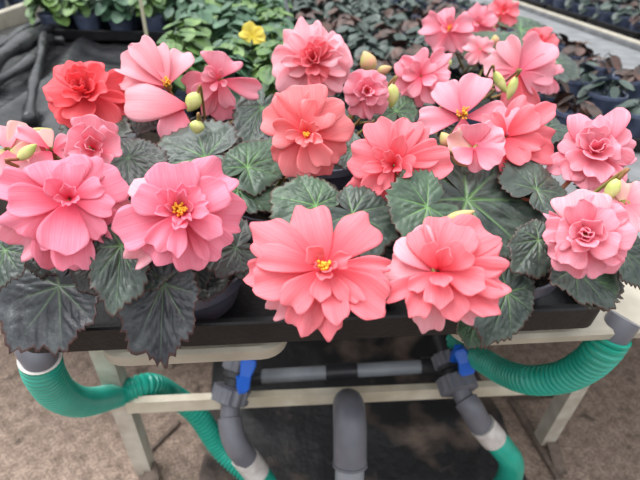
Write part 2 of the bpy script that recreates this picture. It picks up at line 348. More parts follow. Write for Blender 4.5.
for s0, s1, r in ((.38, .54, .0185), (.87, 1.0, .020), (-.03, .05, .02)):
    b = MB(); b.tube([A+(B_-A)*s0, A+(B_-A)*s1], r, 24); b.build('coupler', M_pvcd, pp, sharp=50)
pp = empty('standpipe', PD(349, 480, .85), 'thick grey pipe with a bend standing in front of the crossbar', 'pipe')
b = MB(); b.tube(spline([PD(347, 420, 1.02), PD(348, 405, .95), PD(349, 409, .86), PD(350, 430, .83), PD(350, 463, .83)], 50), .031, 32); b.build('bend', M_pvc, pp, sharp=60)
b = MB(); b.tube([PD(350, 455, .83), PD(349, 500, .84), PD(350, 640, .9)], .027, 32); b.build('pipe', M_pvcl, pp, sharp=60)
b = MB(); b.tube([PD(350, 462.5, .83), PD(350, 465, .83)], .0325, 32); b.build('socket_rim', M_pvc, pp, sharp=60)

# ---------------- trays and pots ----------------
def tray_mesh(x0, x1, y0, y1, zb, zt, wells, wr, wz):
    b = MB(); t = .004
    # rim flange with rounded corners, outside wall, floor
    def rr(x0, x1, y0, y1, r, z):
        o = []
        for cx, cy, a0 in ((x0+r, y0+r, 180), (x1-r, y0+r, 270), (x1-r, y1-r, 0), (x0+r, y1-r, 90)):
            for k in range(6): a = rad(a0+90*k/5); o.append((cx+r*math.cos(a), cy+r*math.sin(a), z))
        return o
    R_ = [rr(x0+.006, x1-.006, y0+.006, y1-.006, .016, zb), rr(x0+.001, x1-.001, y0+.001, y1-.001, .02, zb+.001), rr(x0, x1, y0, y1, .02, zt-.002), rr(x0+.002, x1-.002, y0+.002, y1-.002, .02, zt),
          rr(x0+.008, x1-.008, y0+.008, y1-.008, .018, zt), rr(x0+.010, x1-.010, y0+.010, y1-.010, .016, zt-.003), rr(x0+.012, x1-.012, y0+.012, y1-.012, .016, zb+.006)]
    n = 24; vs = sum(R_, []); fs = [(k*n+i, k*n+(i+1) % n, (k+1)*n+(i+1) % n, (k+1)*n+i) for k in range(6) for i in range(n)]
    fs += [tuple(reversed(range(n))), tuple(range(6*n, 7*n))]; b.add(vs, fs)
    for (x, y) in wells: b.lathe((x, y, 0), [(wr*.86, wz), (wr*.9, wz+.001), (wr, zb+.002)], 28)
    return b
def potpart(parent, x, y, z0, z1, r, m, name='pot'):
    b = MB(); h = z1-z0
    b.lathe((x, y, z0), [(r*.72, 0), (r*.93, h*.80), (r*1.0, h*.82), (r*1.0, h), (r*.95, h), (r*.93, h*.82), (r*.9, h*.8), (0.0, h*.78)], 40)
    return b.build(name, m, parent, sharp=35)
def soilpart(parent, x, y, z, r):
    b = MB(); vs = [(x, y, z+.004)]; fs = []; nr, na = 5, 24
    for i in range(1, nr+1):
        for k in range(na):
            t = 2*PI*k/na; q = r*i/nr; vs.append((x+q*math.cos(t), y+q*math.sin(t), z+.004*noise.noise(Vector((x+q*math.cos(t), y+q*math.sin(t), 0))*90)+(0.003 if i < nr else -.002)))
    for k in range(na): fs.append((0, 1+k, 1+(k+1) % na))
    for i in range(nr-1):
        for k in range(na): a = 1+i*na; fs.append((a+k, a+na+k, a+na+(k+1) % na, a+(k+1) % na))
    b.add(vs, fs); return b.build('soil', M_soil, parent)
PR = .068
POTS = {'A': (-.10, .405), 'B': (.083, .405), 'C': (.268, .405), 'D': (-.178, .55), 'E': (.0, .55), 'G': (.185, .55), 'H': (-.10, .69), 'I': (.083, .69), 'J': (.268, .69)}
tr = empty('plant_tray', (.055, .54, BZ), 'long black plastic tray at the front of the bench holding the large flowering begonias', 'tray')
tray_mesh(-.262, .368, .328, .775, .732, .765, list(POTS.values()), .066, BZ+.0005).build('tray_shell', M_black, tr, sharp=35)

# ---------------- leaves ----------------
def leaf_arrays(seed, kind='cordate', nth=132, nr=15):
    rs = np.random.RandomState(seed)
    if kind == 'round': kp = [(0, .92), (25, .88), (50, .90), (80, .86), (110, .86), (140, .8), (165, .66), (176, .30), (180, .12)]
    else: kp = [(0, 1.0), (12, .87), (28, .80), (50, .76), (75, .66), (105, .62), (135, .58), (160, .50), (174, .26), (180, .08)]
    ka = np.array([k[0] for k in kp], float); kr = np.array([k[1] for k in kp])
    th = np.linspace(-180, 180, nth+1)
    asym = 1+.13*np.sign(th)*np.minimum(1, np.abs(th)/60)*rs.choice([-1, 1])
    rb = np.interp(np.abs(th), ka, kr)*asym
    main = np.array([0, 38, -38, 80, -80, 128, -128])+rs.uniform(-5, 5, 7)
    lob = sum(np.exp(-((th-m)/11)**2) for m in main[1:])
    nt = 30+rs.randint(8); ph = rs.uniform(0, 1)
    saw = ((th/360*nt+ph) % 1.0); saw2 = ((th/360*nt*2.3) % 1.0)
    edge = rb*(1+.11*lob+.10*(saw-.5)+.04*(saw2-.5)+.018*rs.randn(nth+1))
    edge[0] = edge[-1] = min(edge[0], edge[-1])
    rr = np.concatenate([[0], np.linspace(.05, 1, nr)**.9])
    X = np.outer(rr, edge*np.cos(np.radians(th))); Y = np.outer(rr, edge*np.sin(np.radians(th)))
    # veins
    segs = []
    for m in main:
        a = np.radians(m); Lm = np.interp(abs(m), ka, kr)*.97
        segs.append((0, 0, Lm*np.cos(a), Lm*np.sin(a), .020))
        for s in (.28, .5, .7):
            for sg in (-1, 1):
                aa = a+sg*np.radians(38); l2 = Lm*(1-s)*.62
                x0, y0 = Lm*s*np.cos(a), Lm*s*np.sin(a); segs.append((x0, y0, x0+l2*np.cos(aa), y0+l2*np.sin(aa), .010))
    vein = np.zeros_like(X); dv = np.full_like(X, 9.)
    for x0, y0, x1, y1, wv in segs:
        dx, dy = x1-x0, y1-y0; t = np.clip(((X-x0)*dx+(Y-y0)*dy)/(dx*dx+dy*dy), 0, 1)
        d = np.hypot(X-x0-t*dx, Y-y0-t*dy); ww = wv*(1.25-.8*t)
        vein = np.maximum(vein, np.clip(1.5-d/ww, 0, 1)*(1-.55*t)*(1 if wv > .015 else .6)); dv = np.minimum(dv, d*(1 if wv > .015 else 1.6))
    Z = .05*np.clip(dv/.10, 0, 1)**.7
    R2 = np.hypot(X, Y)
    for k in range(3):
        kx, ky, p0 = rs.uniform(-4, 4), rs.uniform(-4, 4), rs.uniform(0, 6)
        Z = Z+.030*R2*np.sin(kx*X+ky*Y+p0)
    Z = Z+.03*R2**2*np.sin(np.radians(th)[None, :]*rs.randint(4, 7)+rs.uniform(0, 6))
    rim = np.repeat(rr[:, None], nth+1, 1)
    fs = []
    n = nth+1
    for i in range(nr):
        for k in range(nth): a = i*n+k; fs.append((a, a+n, a+n+1, a+1))
    return X, Y, Z, vein, rim, fs
LEAFV = {('cordate', s): leaf_arrays(s) for s in range(6)}
LEAFV.update({('round', s): leaf_arrays(s+20, 'round') for s in range(3)})
UPV = V(0, 0, 1)
def img_frame(P, N, ang):
    s = math.cos(rad(ang))*CR+math.sin(rad(ang))*CU; v = nrm(P-CAM)
    d = s-v*(s@N)/(v@N); L = min(np.linalg.norm(d), 1.6); e1 = nrm(d)
    return e1, np.cross(N, e1), L
def make_leaf(parent, P, N, e1, e2, length, width, droop=.25, fold=.1, kind='cordate', var=0, m='dark', base=None, stalk=True):
    X, Y, Z, vein, rim, fs = LEAFV[(kind, var)]
    x = X*length; y = Y*width; R2 = np.hypot(X, Y)
    z = Z*length-droop*length*R2**2+fold*length*np.abs(Y)*(1-.4*R2)
    # shorten along the droop so that the blade keeps its length
    vs = P[None, None, :]+x[..., None]*e1+y[..., None]*e2+z[..., None]*N
    b = MB(); b.add(vs.reshape(-1, 3), fs); b.a = {'vein': vein.ravel(), 'rim': rim.ravel()}
    o = b.build('leaf', LM[m], parent, P, solid=.0009)
    if stalk and base is not None:
        b = MB(); mid = (P+base)/2+V(0, 0, .015)+.1*(base-P)*V(1, 1, 0)
        b.tube(spline([P-N*.0015-e1*.002, P-N*.012-e1*.008, mid, base], 12), .0020, 8); b.build('leaf_stalk', M_stalk, o, P)
    return o

# ---------------- flowers ----------------
def petal_into(P0, d, n, side, L, W, el, curl, cup, ruf, pt, seed):
    rs = np.random.RandomState(seed); nu, nv = 15, 12
    t = np.linspace(0, 1, nu+1); s = np.sin(t*PI/2)*.55+t*.45
    a = rad(el)+rad(curl)*s; ds = np.diff(s, prepend=0)*L
    cx = np.cumsum(np.cos(a)*ds); cz = np.cumsum(np.sin(a)*ds)
    pw = pt*rs.uniform(.65, 1.3)
    f = (s**rs.uniform(.62, .95))*np.sqrt(np.clip(1-s**pw, 0, 1)); f = f/f.max(); f[0] = .12; f[-1] = .42*f[-2]
    v = np.linspace(-1, 1, nv+1)
    ph = rs.uniform(0, 6, 4); k1 = rs.uniform(2.2, 4.5)
    S, Vv = np.meshgrid(s, v, indexing='ij')
    wob = 1+.09*np.sin(6*S+ph[0]+2*np.sign(Vv))*S
    Yc = Vv*f[:, None]*W/2*wob
    Yn = Vv*f[:, None]; up_ = cup*W*.5*Yn**2+ruf*W*S**1.5*np.sin(k1*Yn+ph[1])*.6+ruf*W*.22*S**3*np.sin(7*Yn+ph[2])
    along = cx[:, None]+L*S**4*(ruf*.4*np.cos(5*Yn+ph[3]))
    sa = np.sin(a)[:, None]; ca = np.cos(a)[:, None]
    A = along-sa*up_; H = cz[:, None]+ca*up_
    vs = P0[None, None]+A[..., None]*d+Yc[..., None]*side+H[..., None]*n
    m = nv+1; fs = [(i*m+j, (i+1)*m+j, (i+1)*m+j+1, i*m+j+1) for i in range(nu) for j in range(nv)]
    uv = [(float(S[i, j]), float(Vv[i, j]*.5*max(f[i], .3)+.5)) for i in range(nu+1) for j in range(nv+1)]
    return vs.reshape(-1, 3), fs, uv
SEED = [100]
def flower(parent, cx, cy, z, petals, m='pink', tilt=(0, 0), ruffles=(), stamens=0, base=None, scale=1.0, stalk_r=.0026, upmix=.25, pt=4.6):
    P = PZ(cx, cy, z); k = depth_of(P)/FPX
    N = nrm(nrm(CAM-P)*(1-upmix)+UPV*upmix+CR*tilt[0]+CU*tilt[1])
    SEED[0] += 1; rs = np.random.RandomState(SEED[0])
    b = MB(); base = np.array(base, float)
    back = P-N*.012
    b.tube(spline([P-N*.001, back, back*.5+base*.5+V(0, 0, -.004), base], 20), lambda t: stalk_r*(2.2 if t < .06 else 1.0), 10)
    fo = b.build('flower', M_stalk, parent, P)
    lst = list(petals); n0 = len(lst)
    for (cnt, l0, l1, w0, w1, e0, e1_) in ruffles:
        a0 = rs.uniform(0, 360)
        for i in range(cnt):
            lst.append((a0+i*360/cnt*1.0+rs.uniform(-22, 22), rs.uniform(l0, l1), rs.uniform(w0, w1), rs.uniform(e0, e1_)))
    for i, q in enumerate(lst):
        ang, L, W, el = q[:4]; el = el+rs.uniform(-8, 8); opt = q[4] if len(q) > 4 else {}
        e1, e2, ls = img_frame(P, N, ang); ls = min(ls, 1.35)
        off = opt.get('o', 0.0)
        h = i/max(1, len(lst)-1)*.010
        sh = opt.get('sh', (0, 0))
        p0 = P+N*(h-.004)+e1*(.0015+off*k)+(CR*sh[0]+CU*sh[1])*k
        SEED[0] += 1; inner = i >= n0
        mm = opt.get('m', m)
        Lc = L*k*ls*1.04/max(.62, math.cos(rad(el*.8)) if el < 50 else .62)
        vs, fs, uv = petal_into(p0, e1, N, e2, Lc*scale, W*k*.88*scale*rs.uniform(.9, 1.1), el, opt.get('c', rs.uniform(-26, -10)+(25 if el > 30 else 0)), opt.get('cup', rs.uniform(.08, .36)+(.25 if el > 35 else 0)), opt.get('r', rs.uniform(.08, .2)), opt.get('p', pt), SEED[0])
        pb = MB(); pb.add(vs, fs, uv); pb.build('petal', PM[mm], fo, P, solid=.0006)
    if stamens:
        b = MB()
        for i in range(26):
            th = rs.uniform(0, 6.28); r = rs.uniform(0, stamens)*k; e1, e2 = img_frame(P, N, 0)[:2]
            q0 = P+N*.004; q = P+N*(.012+rs.uniform(0, .005))+e1*r*math.cos(th)+e2*r*math.sin(th)
            b.tube([q0+(q-q0)*.2, q0+(q-q0)*.8, q, q+nrm(q-q0)*.0015], lambda t: .0005 if t < .5 else (.0013 if t < .9 else .0005), 6)
        b.build('stamens', M_stam, fo, P)
    return fo
def bud(parent, cx, cy, z, ang, L, W, m, base, bract=None, name='bud'):
    P = PZ(cx, cy, z); k = depth_of(P)/FPX; N = nrm(CAM-P); e1, e2, _ = img_frame(P, N, ang)
    b = MB(); l = L*k; wd = W*k/2; q0 = P-e1*l*.5; vs = []; nu, nv = 14, 18
    for i in range(nu+1):
        t = i/nu; r = wd*math.sin(PI*min(1, t*.98+.01))**.75*(1.1-.35*t)
        for j in range(nv):
            a = 2*PI*j/nv; rr = r*(1+.05*math.cos(2*a)-.05*abs(math.cos(a)))
            vs.append(q0+e1*l*t+e2*rr*math.cos(a)+N*rr*.75*math.sin(a))
    fs = [(i*nv+j, i*nv+(j+1) % nv, (i+1)*nv+(j+1) % nv, (i+1)*nv+j) for i in range(nu) for j in range(nv)]+[tuple(reversed(range(nv))), tuple(range(nu*nv, nu*nv+nv))]
    b.add(vs, fs, [(i/nu, j/nv) for i in range(nu+1) for j in range(nv)])
    bo = b.build(name, m, parent, P)
    base = np.array(base, float); b = MB(); b.tube(spline([q0+e1*.002, q0-e1*.006, (q0*.4+base*.6)+V(0, 0, -.005), base], 14), .0018, 8); b.build('bud_stalk', M_stalk, bo, P)
    return bo

# plants: pot position, label
SD = {'A': 'pink double begonia behind the tray edge, left front pot, dark leaves hanging over the edge',
 'B': 'coral begonia with one wide flower showing yellow stamens over the middle of the tray edge',
 'C': 'begonia in the right front pot with ruffled coral flower and pale rose shaped flowers',
 'D': 'begonia at the left end of the tray with large pink flower and red coral flower',
 'E': 'begonia in the middle of the tray with a salmon double flower hanging forward',
 'G': 'begonia with spiky coral flower just behind the round green leaf',
 'H': 'begonia with two pale pink open flowers and green buds beside the cane',
 'I': 'begonia at the back of the tray with a frilled pale pink flower',
 'J': 'begonia with single pink flower showing orange centre and a starry pink double flower'}
POTZ = BZ+.002; RIMZ = .786
PL = {}; CR0 = {}
for kx, (x, y) in POTS.items():
    t = empty('potted_begonia', (x, y, POTZ), SD[kx], 'potted plant', 'flowering begonias in the front tray'); PL[kx] = t
    potpart(t, x, y, POTZ, RIMZ, PR, M_pot); soilpart(t, x, y, RIMZ-.010, PR*.9); CR0[kx] = V(x, y, RIMZ-.008)
KP = {'K': (.43, .93), 'L': (.50, 1.16)}
KL = {'K': 'begonia with drooping bright pink flowers just behind the front tray on the right', 'L': 'farthest flowering begonia with clustered small pink blooms near the grey bench strip'}
for kx, (x, y) in KP.items():
    t = empty('potted_begonia', (x, y, POTZ), KL[kx], 'potted plant', 'flowering begonias in the rear trays'); PL[kx] = t
    potpart(t, x, y, POTZ+.004, RIMZ+.01, .055, M_potb); soilpart(t, x, y, RIMZ-.002, .049); CR0[kx] = V(x, y, RIMZ)

def O(**k): return k
F = lambda pl, *a, **k: flower(PL[pl], *a, base=CR0[pl]+V(random.uniform(-.012, .012), random.uniform(-.012, .012), 0), **k)
# 8 front centre
F('B', 324, 268, .885, [(182, 80, 36, -4), (215, 70, 36, -8, O(m='pale')), (248, 62, 42, -6), (275, 62, 36, -6), (193, 68, 48, 0), (150, 80, 52, 2), (106, 68, 50, 4), (48, 70, 58, 4, O(p=6)), (5, 66, 24, 6), (325, 68, 50, 0), (342, 62, 42, 4),
  (170, 62, 34, 8), (228, 48, 36, 12), (285, 52, 30, 8), (318, 46, 20, 14), (303, 36, 17, 18), (262, 30, 22, 20), (140, 22, 26, 48), (12, 24, 20, 40), (270, 18, 18, 40)],
  m='coral', stamens=6, ruffles=[(4, 10, 16, 8, 12, 40, 65)])
# 9 front right centre
F('C', 438, 272, .885, [(258, 58, 40, -8, O(m='pale')), (318, 60, 40, -4, O(m='pale')), (130, 50, 50, -2, O(m='pale')), (172, 55, 44, -4, O(m='pale')), (330, 64, 44, 0), (355, 64, 48, 2), (20, 62, 50, 4), (48, 68, 62, 4), (85, 58, 44, 4), (112, 48, 40, 6), (205, 56, 26, 4),
  (293, 46, 34, 8), (240, 46, 30, 10), (60, 48, 50, 14), (340, 42, 36, 14), (215, 30, 22, 20), (268, 32, 34, 25), (30, 32, 34, 26), (120, 26, 26, 30), (275, 20, 24, 50), (60, 16, 20, 60)], m='coral')
# 10 left centre
F('A', 181, 213, .895, [(135, 60, 52, -4, O(m='pale')), (222, 64, 36, -8, O(m='pale')), (283, 54, 44, -4), (318, 54, 50, -2), (5, 66, 52, 0), (50, 62, 62, 3), (195, 62, 50, 0), (240, 50, 44, 2), (100, 46, 60, 4),
  (30, 50, 44, 12), (115, 38, 50, 14), (160, 44, 38, 10), (232, 40, 32, 14), (265, 40, 22, 20), (330, 42, 34, 14), (45, 26, 24, 30)], m='pink', stamens=7,
  ruffles=[(6, 22, 32, 12, 18, 28, 45), (6, 12, 20, 8, 14, 40, 65)])
# 11 big left
F('D', 70, 200, .900, [(165, 74, 36, -4), (215, 70, 50, -6, O(m='rose')), (25, 58, 52, -2), (350, 64, 42, -6, O(m='pale')), (255, 64, 52, -4), (275, 64, 42, 0), (195, 64, 46, 0), (300, 60, 38, 2), (325, 56, 40, 0), (108, 44, 62, 4), (65, 48, 46, 4),
  (185, 54, 38, 8), (235, 50, 40, 10), (262, 50, 46, 14), (310, 46, 26, 18), (345, 42, 30, 18), (90, 30, 34, 30), (150, 26, 22, 32), (20, 32, 26, 28)], m='pink', ruffles=[(5, 10, 18, 8, 14, 40, 65)])
# 7 spiky coral
F('G', 394, 166, .895, [(212, 58, 28, -8), (240, 44, 32, -4), (267, 55, 14, -10), (190, 46, 34, 0), (165, 44, 44, 2), (112, 50, 38, 4), (72, 48, 38, 6), (50, 46, 24, 4), (5, 54, 34, 0), (20, 46, 30, 6), (225, 38, 26, 8)],
  m='coral', tilt=(-.1, -.1), pt=2.6, ruffles=[(6, 18, 28, 12, 18, 15, 40), (5, 10, 18, 8, 14, 40, 65)])
# 6 salmon
F('E', 306, 134, .905, [(150, 46, 46, -4), (100, 46, 60, -2), (60, 42, 46, 0), (25, 44, 52, 0), (330, 42, 34, 0), (298, 46, 36, 0), (250, 44, 40, -2), (222, 40, 34, 2), (278, 38, 30, 8), (180, 30, 34, 6), (60, 30, 40, 12), (305, 34, 24, 14)],
  m='salmon', tilt=(0, -.25), stamens=3, ruffles=[(6, 12, 22, 9, 15, 30, 60)])
# 5 frilled
F('I', 313, 62, .925, [(100, 44, 36, -4), (140, 42, 36, -4), (180, 40, 40, -4), (28, 40, 42, -4), (60, 38, 36, -2), (330, 38, 38, -4), (0, 34, 34, -2), (225, 42, 38, -6), (295, 36, 36, -4), (260, 38, 34, -4)],
  m='pale', ruffles=[(9, 22, 30, 14, 20, 15, 30), (9, 15, 22, 12, 16, 30, 50), (7, 8, 14, 9, 12, 50, 75)])
# paint the inner frills of the frilled flower coral
for o in list(PL['I'].children):
    if o.name.startswith('flower'):
        for q in o.children:
            if q.name.startswith('petal') and int(q.name.split('.')[-1] if '.' in q.name else 0) >= 0 and q.data.polygons and max(q.dimensions) < .036: q.data.materials[0] = PM['coral']
# 1 red coral rose
F('D', 86, 94, .905, [(105, 34, 52, 4), (135, 40, 46, 4), (165, 40, 44, 6), (15, 40, 40, 2), (340, 40, 38, 0), (300, 38, 44, 0), (255, 34, 40, 4), (215, 36, 40, 6)], m='red', tilt=(-.25, .15),
  ruffles=[(5, 24, 32, 28, 34, 20, 34), (6, 16, 22, 16, 22, 35, 55), (6, 9, 14, 10, 16, 55, 78)])
# 2 pale open
F('H', 168, 86, .915, [(165, 54, 22, -8), (145, 52, 38, 0), (127, 50, 32, 4), (68, 46, 30, 0), (106, 42, 26, 8), (262, 34, 42, -14, O(m='rose', sh=(10, -18))), (172, 62, 46, 4, O(m='pale', sh=(20, -22), cup=-.25, c=-30, r=.05))], m='pale', tilt=(0, .1), stamens=5)
# 4 pale hanging
F('H', 219, 80, .915, [(190, 34, 28, -4), (240, 36, 30, -2), (345, 42, 26, 0), (275, 42, 32, 2), (80, 24, 44, 0), (215, 28, 22, 10, O(m='rose')), (292, 28, 18, 14, O(m='rose')), (150, 16, 18, 20)], m='rose', tilt=(0, -.3), ruffles=[(4, 8, 12, 6, 9, 30, 55)])
# 14 small cupped
F('I', 366, 91, .91, [(90, 20, 30, 8), (150, 20, 26, 8), (200, 20, 26, 8), (255, 26, 30, 4), (300, 26, 28, 4), (350, 20, 28, 8), (30, 20, 26, 8)], m='rose', tilt=(.1, -.25), ruffles=[(5, 12, 18, 16, 20, 35, 60), (4, 6, 10, 9, 12, 60, 80)])
# 15
F('I', 421, 77, .915, [(45, 36, 20, 0), (20, 28, 22, 6), (110, 24, 30, 8), (150, 26, 26, 8), (200, 30, 26, 0), (250, 30, 26, -4), (300, 26, 26, 0), (340, 26, 22, 4)], m='rose', tilt=(0, -.1), ruffles=[(5, 12, 20, 14, 18, 20, 50)])
# 16 single with orange centre
F('J', 463, 117, .905, [(183, 44, 38, 0), (8, 44, 30, 0), (270, 26, 30, -4), (125, 42, 36, 6), (68, 40, 36, 6)], m='orchid', stamens=7, tilt=(0, .1))
# 18 starry
F('J', 504, 138, .905, [(228, 56, 28, -6), (255, 42, 28, -4), (285, 46, 28, 0), (312, 46, 28, 4), (338, 54, 28, 4), (8, 54, 28, 6), (32, 60, 26, 6), (58, 48, 32, 8), (200, 40, 30, -4), (345, 34, 24, 14), (300, 30, 24, 14), (40, 34, 28, 16), (90, 28, 34, 16, O(m='orchid')), (140, 28, 26, 10)],
  m='coral', tilt=(.3, 0), pt=1.9)
# 19 rose right
F('C', 594, 153, .905, [(88, 42, 58, 0, O(p=1.5)), (45, 40, 36, 0), (10, 48, 38, -4, O(p=1.8)), (340, 36, 36, -2), (300, 36, 38, 0), (255, 32, 36, 0), (218, 34, 34, 2), (192, 46, 30, -4), (150, 34, 34, 4)], m='rose', tilt=(.1, .1),
  ruffles=[(5, 22, 30, 26, 32, 18, 34), (5, 15, 20, 18, 24, 36, 55), (5, 8, 12, 12, 16, 55, 80)])
# 20 rose right lower
F('C', 585, 236, .890, [(95, 44, 60, 2, O(m='pale')), (148, 48, 12, 0), (50, 42, 46, 2), (10, 44, 42, 0), (340, 42, 42, -4), (305, 42, 40, -4), (270, 36, 40, 0), (240, 40, 38, 0), (200, 38, 40, 2), (170, 40, 30, 4)], m='rose', tilt=(-.05, -.1),
  ruffles=[(5, 26, 33, 32, 38, 18, 32), (5, 16, 22, 22, 26, 36, 55), (5, 8, 12, 14, 18, 60, 82)])
# 12 left edge pale, seen from behind
F('D', 8, 152, .905, [(60, 34, 34, 0, O(m='cream')), (100, 30, 34, 0), (0, 30, 30, 0, O(m='cream')), (200, 34, 32, 0, O(m='cream')), (250, 26, 30, 4), (300, 28, 30, 2)], m='pale', tilt=(-.2, .1))
F('D', 52, 152, .900, [(180, 22, 34, 0), (120, 24, 26, 0, O(m='cream')), (40, 22, 24, 0), (0, 18, 26, 0), (230, 20, 26, 4), (150, 34, 20, 6)], m='rose', tilt=(0, .1))
# 13 half open
F('D', 93, 150, .902, [(85, 30, 44, 22, O(c=10)), (20, 27, 38, 22, O(c=10)), (160, 26, 38, 22, O(c=10)), (300, 22, 34, 26, O(c=10)), (230, 20, 30, 26, O(c=10)), (80, 16, 22, 50), (200, 14, 18, 55)], m='rose', ruffles=[(4, 8, 12, 10, 12, 60, 80)])
# 17 pale half bud in front of single
F('J', 474, 148, .902, [(160, 26, 36, 15, O(m='cream', c=20)), (90, 22, 34, 15, O(c=20)), (40, 30, 30, 8, O(m='orchid')), (0, 28, 28, 8, O(m='orchid')), (290, 22, 30, 10), (220, 22, 28, 15, O(c=20)), (320, 26, 26, 20)], m='rose')
# 21 pale right edge
F('C', 624, 205, .895, [(150, 22, 34, 10, O(m='cream')), (90, 24, 30, 8, O(m='cream')), (30, 26, 32, 6), (330, 30, 34, 4), (270, 28, 34, 4), (210, 22, 30, 8)], m='pale', tilt=(0, .1))
# 22 behind
F('K', 518, 72, .92, [(45, 40, 44, 6), (5, 36, 34, 2), (110, 34, 28, 0, O(m='pale')), (160, 34, 30, 0, O(m='pale')), (200, 26, 26, 0), (255, 36, 26, -8, O(m='coral')), (295, 42, 20, -8, O(m='coral')), (330, 30, 22, -4)], m='orchid', tilt=(0, -.1))
F('K', 541, 45, .905, [(a, 17, 17, 6) for a in (20, 80, 140, 200, 260, 320)], m='coral', ruffles=[(4, 7, 10, 7, 9, 30, 60)])
F('K', 551, 76, .88, [(100, 15, 14, 6), (40, 14, 12, 2), (250, 18, 14, 0), (280, 17, 14, 0), (180, 9, 12, 0)], m='orchid', tilt=(.1, -.2))
F('L', 449, 30, .915, [(100, 22, 22, 4), (160, 28, 26, 0), (215, 24, 26, 0), (270, 20, 24, 0), (325, 28, 24, 0), (20, 24, 24, 4)], m='rose', stamens=3, ruffles=[(3, 8, 12, 8, 10, 30, 60)])
F('L', 478, 24, .91, [(90, 18, 20, 4), (160, 18, 20, 0), (240, 20, 20, 0), (310, 20, 20, 0), (20, 18, 20, 4)], m='rose', ruffles=[(3, 6, 9, 7, 9, 30, 60)])
F('L', 503, 12, .91, [(80, 15, 17, 4), (150, 15, 17, 0), (225, 16, 17, 0), (300, 16, 17, 0), (10, 15, 17, 4)], m='coral', ruffles=[(3, 6, 9, 7, 9, 30, 60)])
F('L', 480, 50, .89, [(80, 13, 15, 4), (150, 15, 17, 0), (225, 16, 15, 0), (300, 14, 15, 0), (10, 13, 15, 4)], m='pale')
# buds
for pl, cx, cy, z, a, L, W, m, nm in [('H', 193, 102, .900, 240, 22, 17, M_bud, 'bud'), ('H', 197, 127, .890, 260, 14, 16, M_bud, 'bud'), ('I', 368, 62, .915, 110, 22, 18, M_bract, 'bud'), ('I', 392, 96, .900, 265, 24, 15, M_bud, 'bud'),
    ('I', 384, 70, .905, 20, 16, 10, M_bract, 'bud'), ('J', 446, 140, .897, 120, 18, 14, M_bract, 'bud'), ('J', 462, 160, .89, 330, 26, 14, M_bract, 'bud'), ('C', 458, 217, .895, 20, 34, 13, M_bract, 'bud'),
    ('D', 27, 152, .908, 40, 24, 12, M_bud, 'bud'), ('D', 36, 132, .905, 10, 30, 9, M_bract, 'bud'), ('C', 612, 190, .905, 240, 26, 14, M_bud, 'bud'), ('D', 113, 134, .90, 60, 18, 10, M_bract, 'bud'),
    ('J', 448, 62, .90, 90, 10, 8, M_bud, 'bud'), ('K', 500, 82, .915, 300, 26, 10, M_bud, 'bud'), ('K', 512, 88, .915, 250, 24, 10, M_bud, 'bud'), ('L', 495, 40, .9, 90, 10, 9, M_bract, 'bud')]:
    bud(PL[pl], cx, cy, z, a, L, W, m, CR0[pl], name=nm)

# visible leaves: plant, hub px, z, tip angle in the picture, length px, width px, normal tilt (x, y, z), droop, kind, variant, material
def LF(pl, hx, hy, z, ang, L, W, N, droop=.25, kind='cordate', var=0, m='dark', fold=.1):
    P = PZ(hx, hy, z); N = nrm(V(*N)); k = depth_of(P)/FPX; e1, e2, ls = img_frame(P, N, ang); _, _, lw = img_frame(P, N, ang+90)
    make_leaf(PL[pl], P, N, e1, e2, L*k*ls, W*k*lw/1.3, droop, fold, kind, var, m, CR0[pl])
LF('A', 60, 286, .815, 232, 82, 104, (-.2, -.6, .75), .12, 'cordate', 0, 'purple')
LF('A', 121, 246, .862, 262, 70, 56, (.1, -.6, .75), .1, 'cordate', 1, 'dark', .25)
LF('A', 164, 284, .825, 268, 86, 76, (.05, -.75, .6), .1, 'cordate', 2, 'purple', .18)
LF('A', 196, 274, .80, 330, 34, 42, (0, -.3, .9), .1, 'round', 0, 'shade')
LF('E', 206, 159, .862, 190, 66, 66, (-.1, -.35, .9), .12, 'cordate', 3, 'dark')
LF('E', 247, 168, .858, 50, 46, 54, (.15, -.35, .9), .15, 'cordate', 4, 'green')
LF('E', 238, 190, .845, 335, 42, 40, (.1, -.4, .9), .15, 'cordate', 5, 'green')
LF('B', 316, 206, .855, 160, 50, 60, (-.05, -.45, .9), .15, 'cordate', 1, 'green')
LF('B', 352, 214, .86, 335, 54, 64, (.1, -.45, .9), .12, 'cordate', 0, 'dark')
LF('G', 427, 207, .874, 200, 40, 68, (0, -.55, .85), .1, 'round', 0, 'green')
LF('C', 466, 200, .855, 325, 112, 104, (.1, -.5, .86), .1, 'cordate', 3, 'dark')
LF('G', 536, 190, .868, 40, 28, 50, (0, -.45, .9), .12, 'round', 1, 'dark')
LF('C', 506, 292, .82, 250, 58, 62, (.1, -.65, .7), .15, 'cordate', 4, 'dark', .2)
LF('C', 574, 268, .845, 338, 66, 66, (.15, -.6, .8), .15, 'cordate', 5, 'dark', .15)
LF('C', 538, 240, .862, 230, 40, 50, (0, -.55, .85), .15, 'cordate', 1, 'dark')
LF('C', 474, 322, .785, 255, 28, 38, (0, -.7, .7), .1, 'cordate', 1, 'green', .3)
LF('D', 6, 250, .86, 250, 44, 50, (-.1, -.5, .85), .2, 'cordate', 2, 'dark')
LF('A', 236, 248, .84, 200, 44, 54, (.1, -.4, .9), .15, 'cordate', 0, 'shade')
LF('D', 100, 120, .875, 200, 50, 46, (-.1, -.3, .95), .15, 'cordate', 5, 'dark')
LF('D', 128, 158, .87, 330, 42, 50, (0, -.3, .95), .15, 'cordate', 3, 'shade')
LF('H', 262, 108, .875, 250, 38, 44, (.1, -.4, .9), .15, 'cordate', 2, 'dark')
LF('I', 352, 150, .872, 200, 26, 36, (0, -.4, .9), .15, 'cordate', 4, 'dark')
LF('I', 396, 112, .875, 100, 28, 44, (0, -.3, .9), .15, 'cordate', 1, 'green')
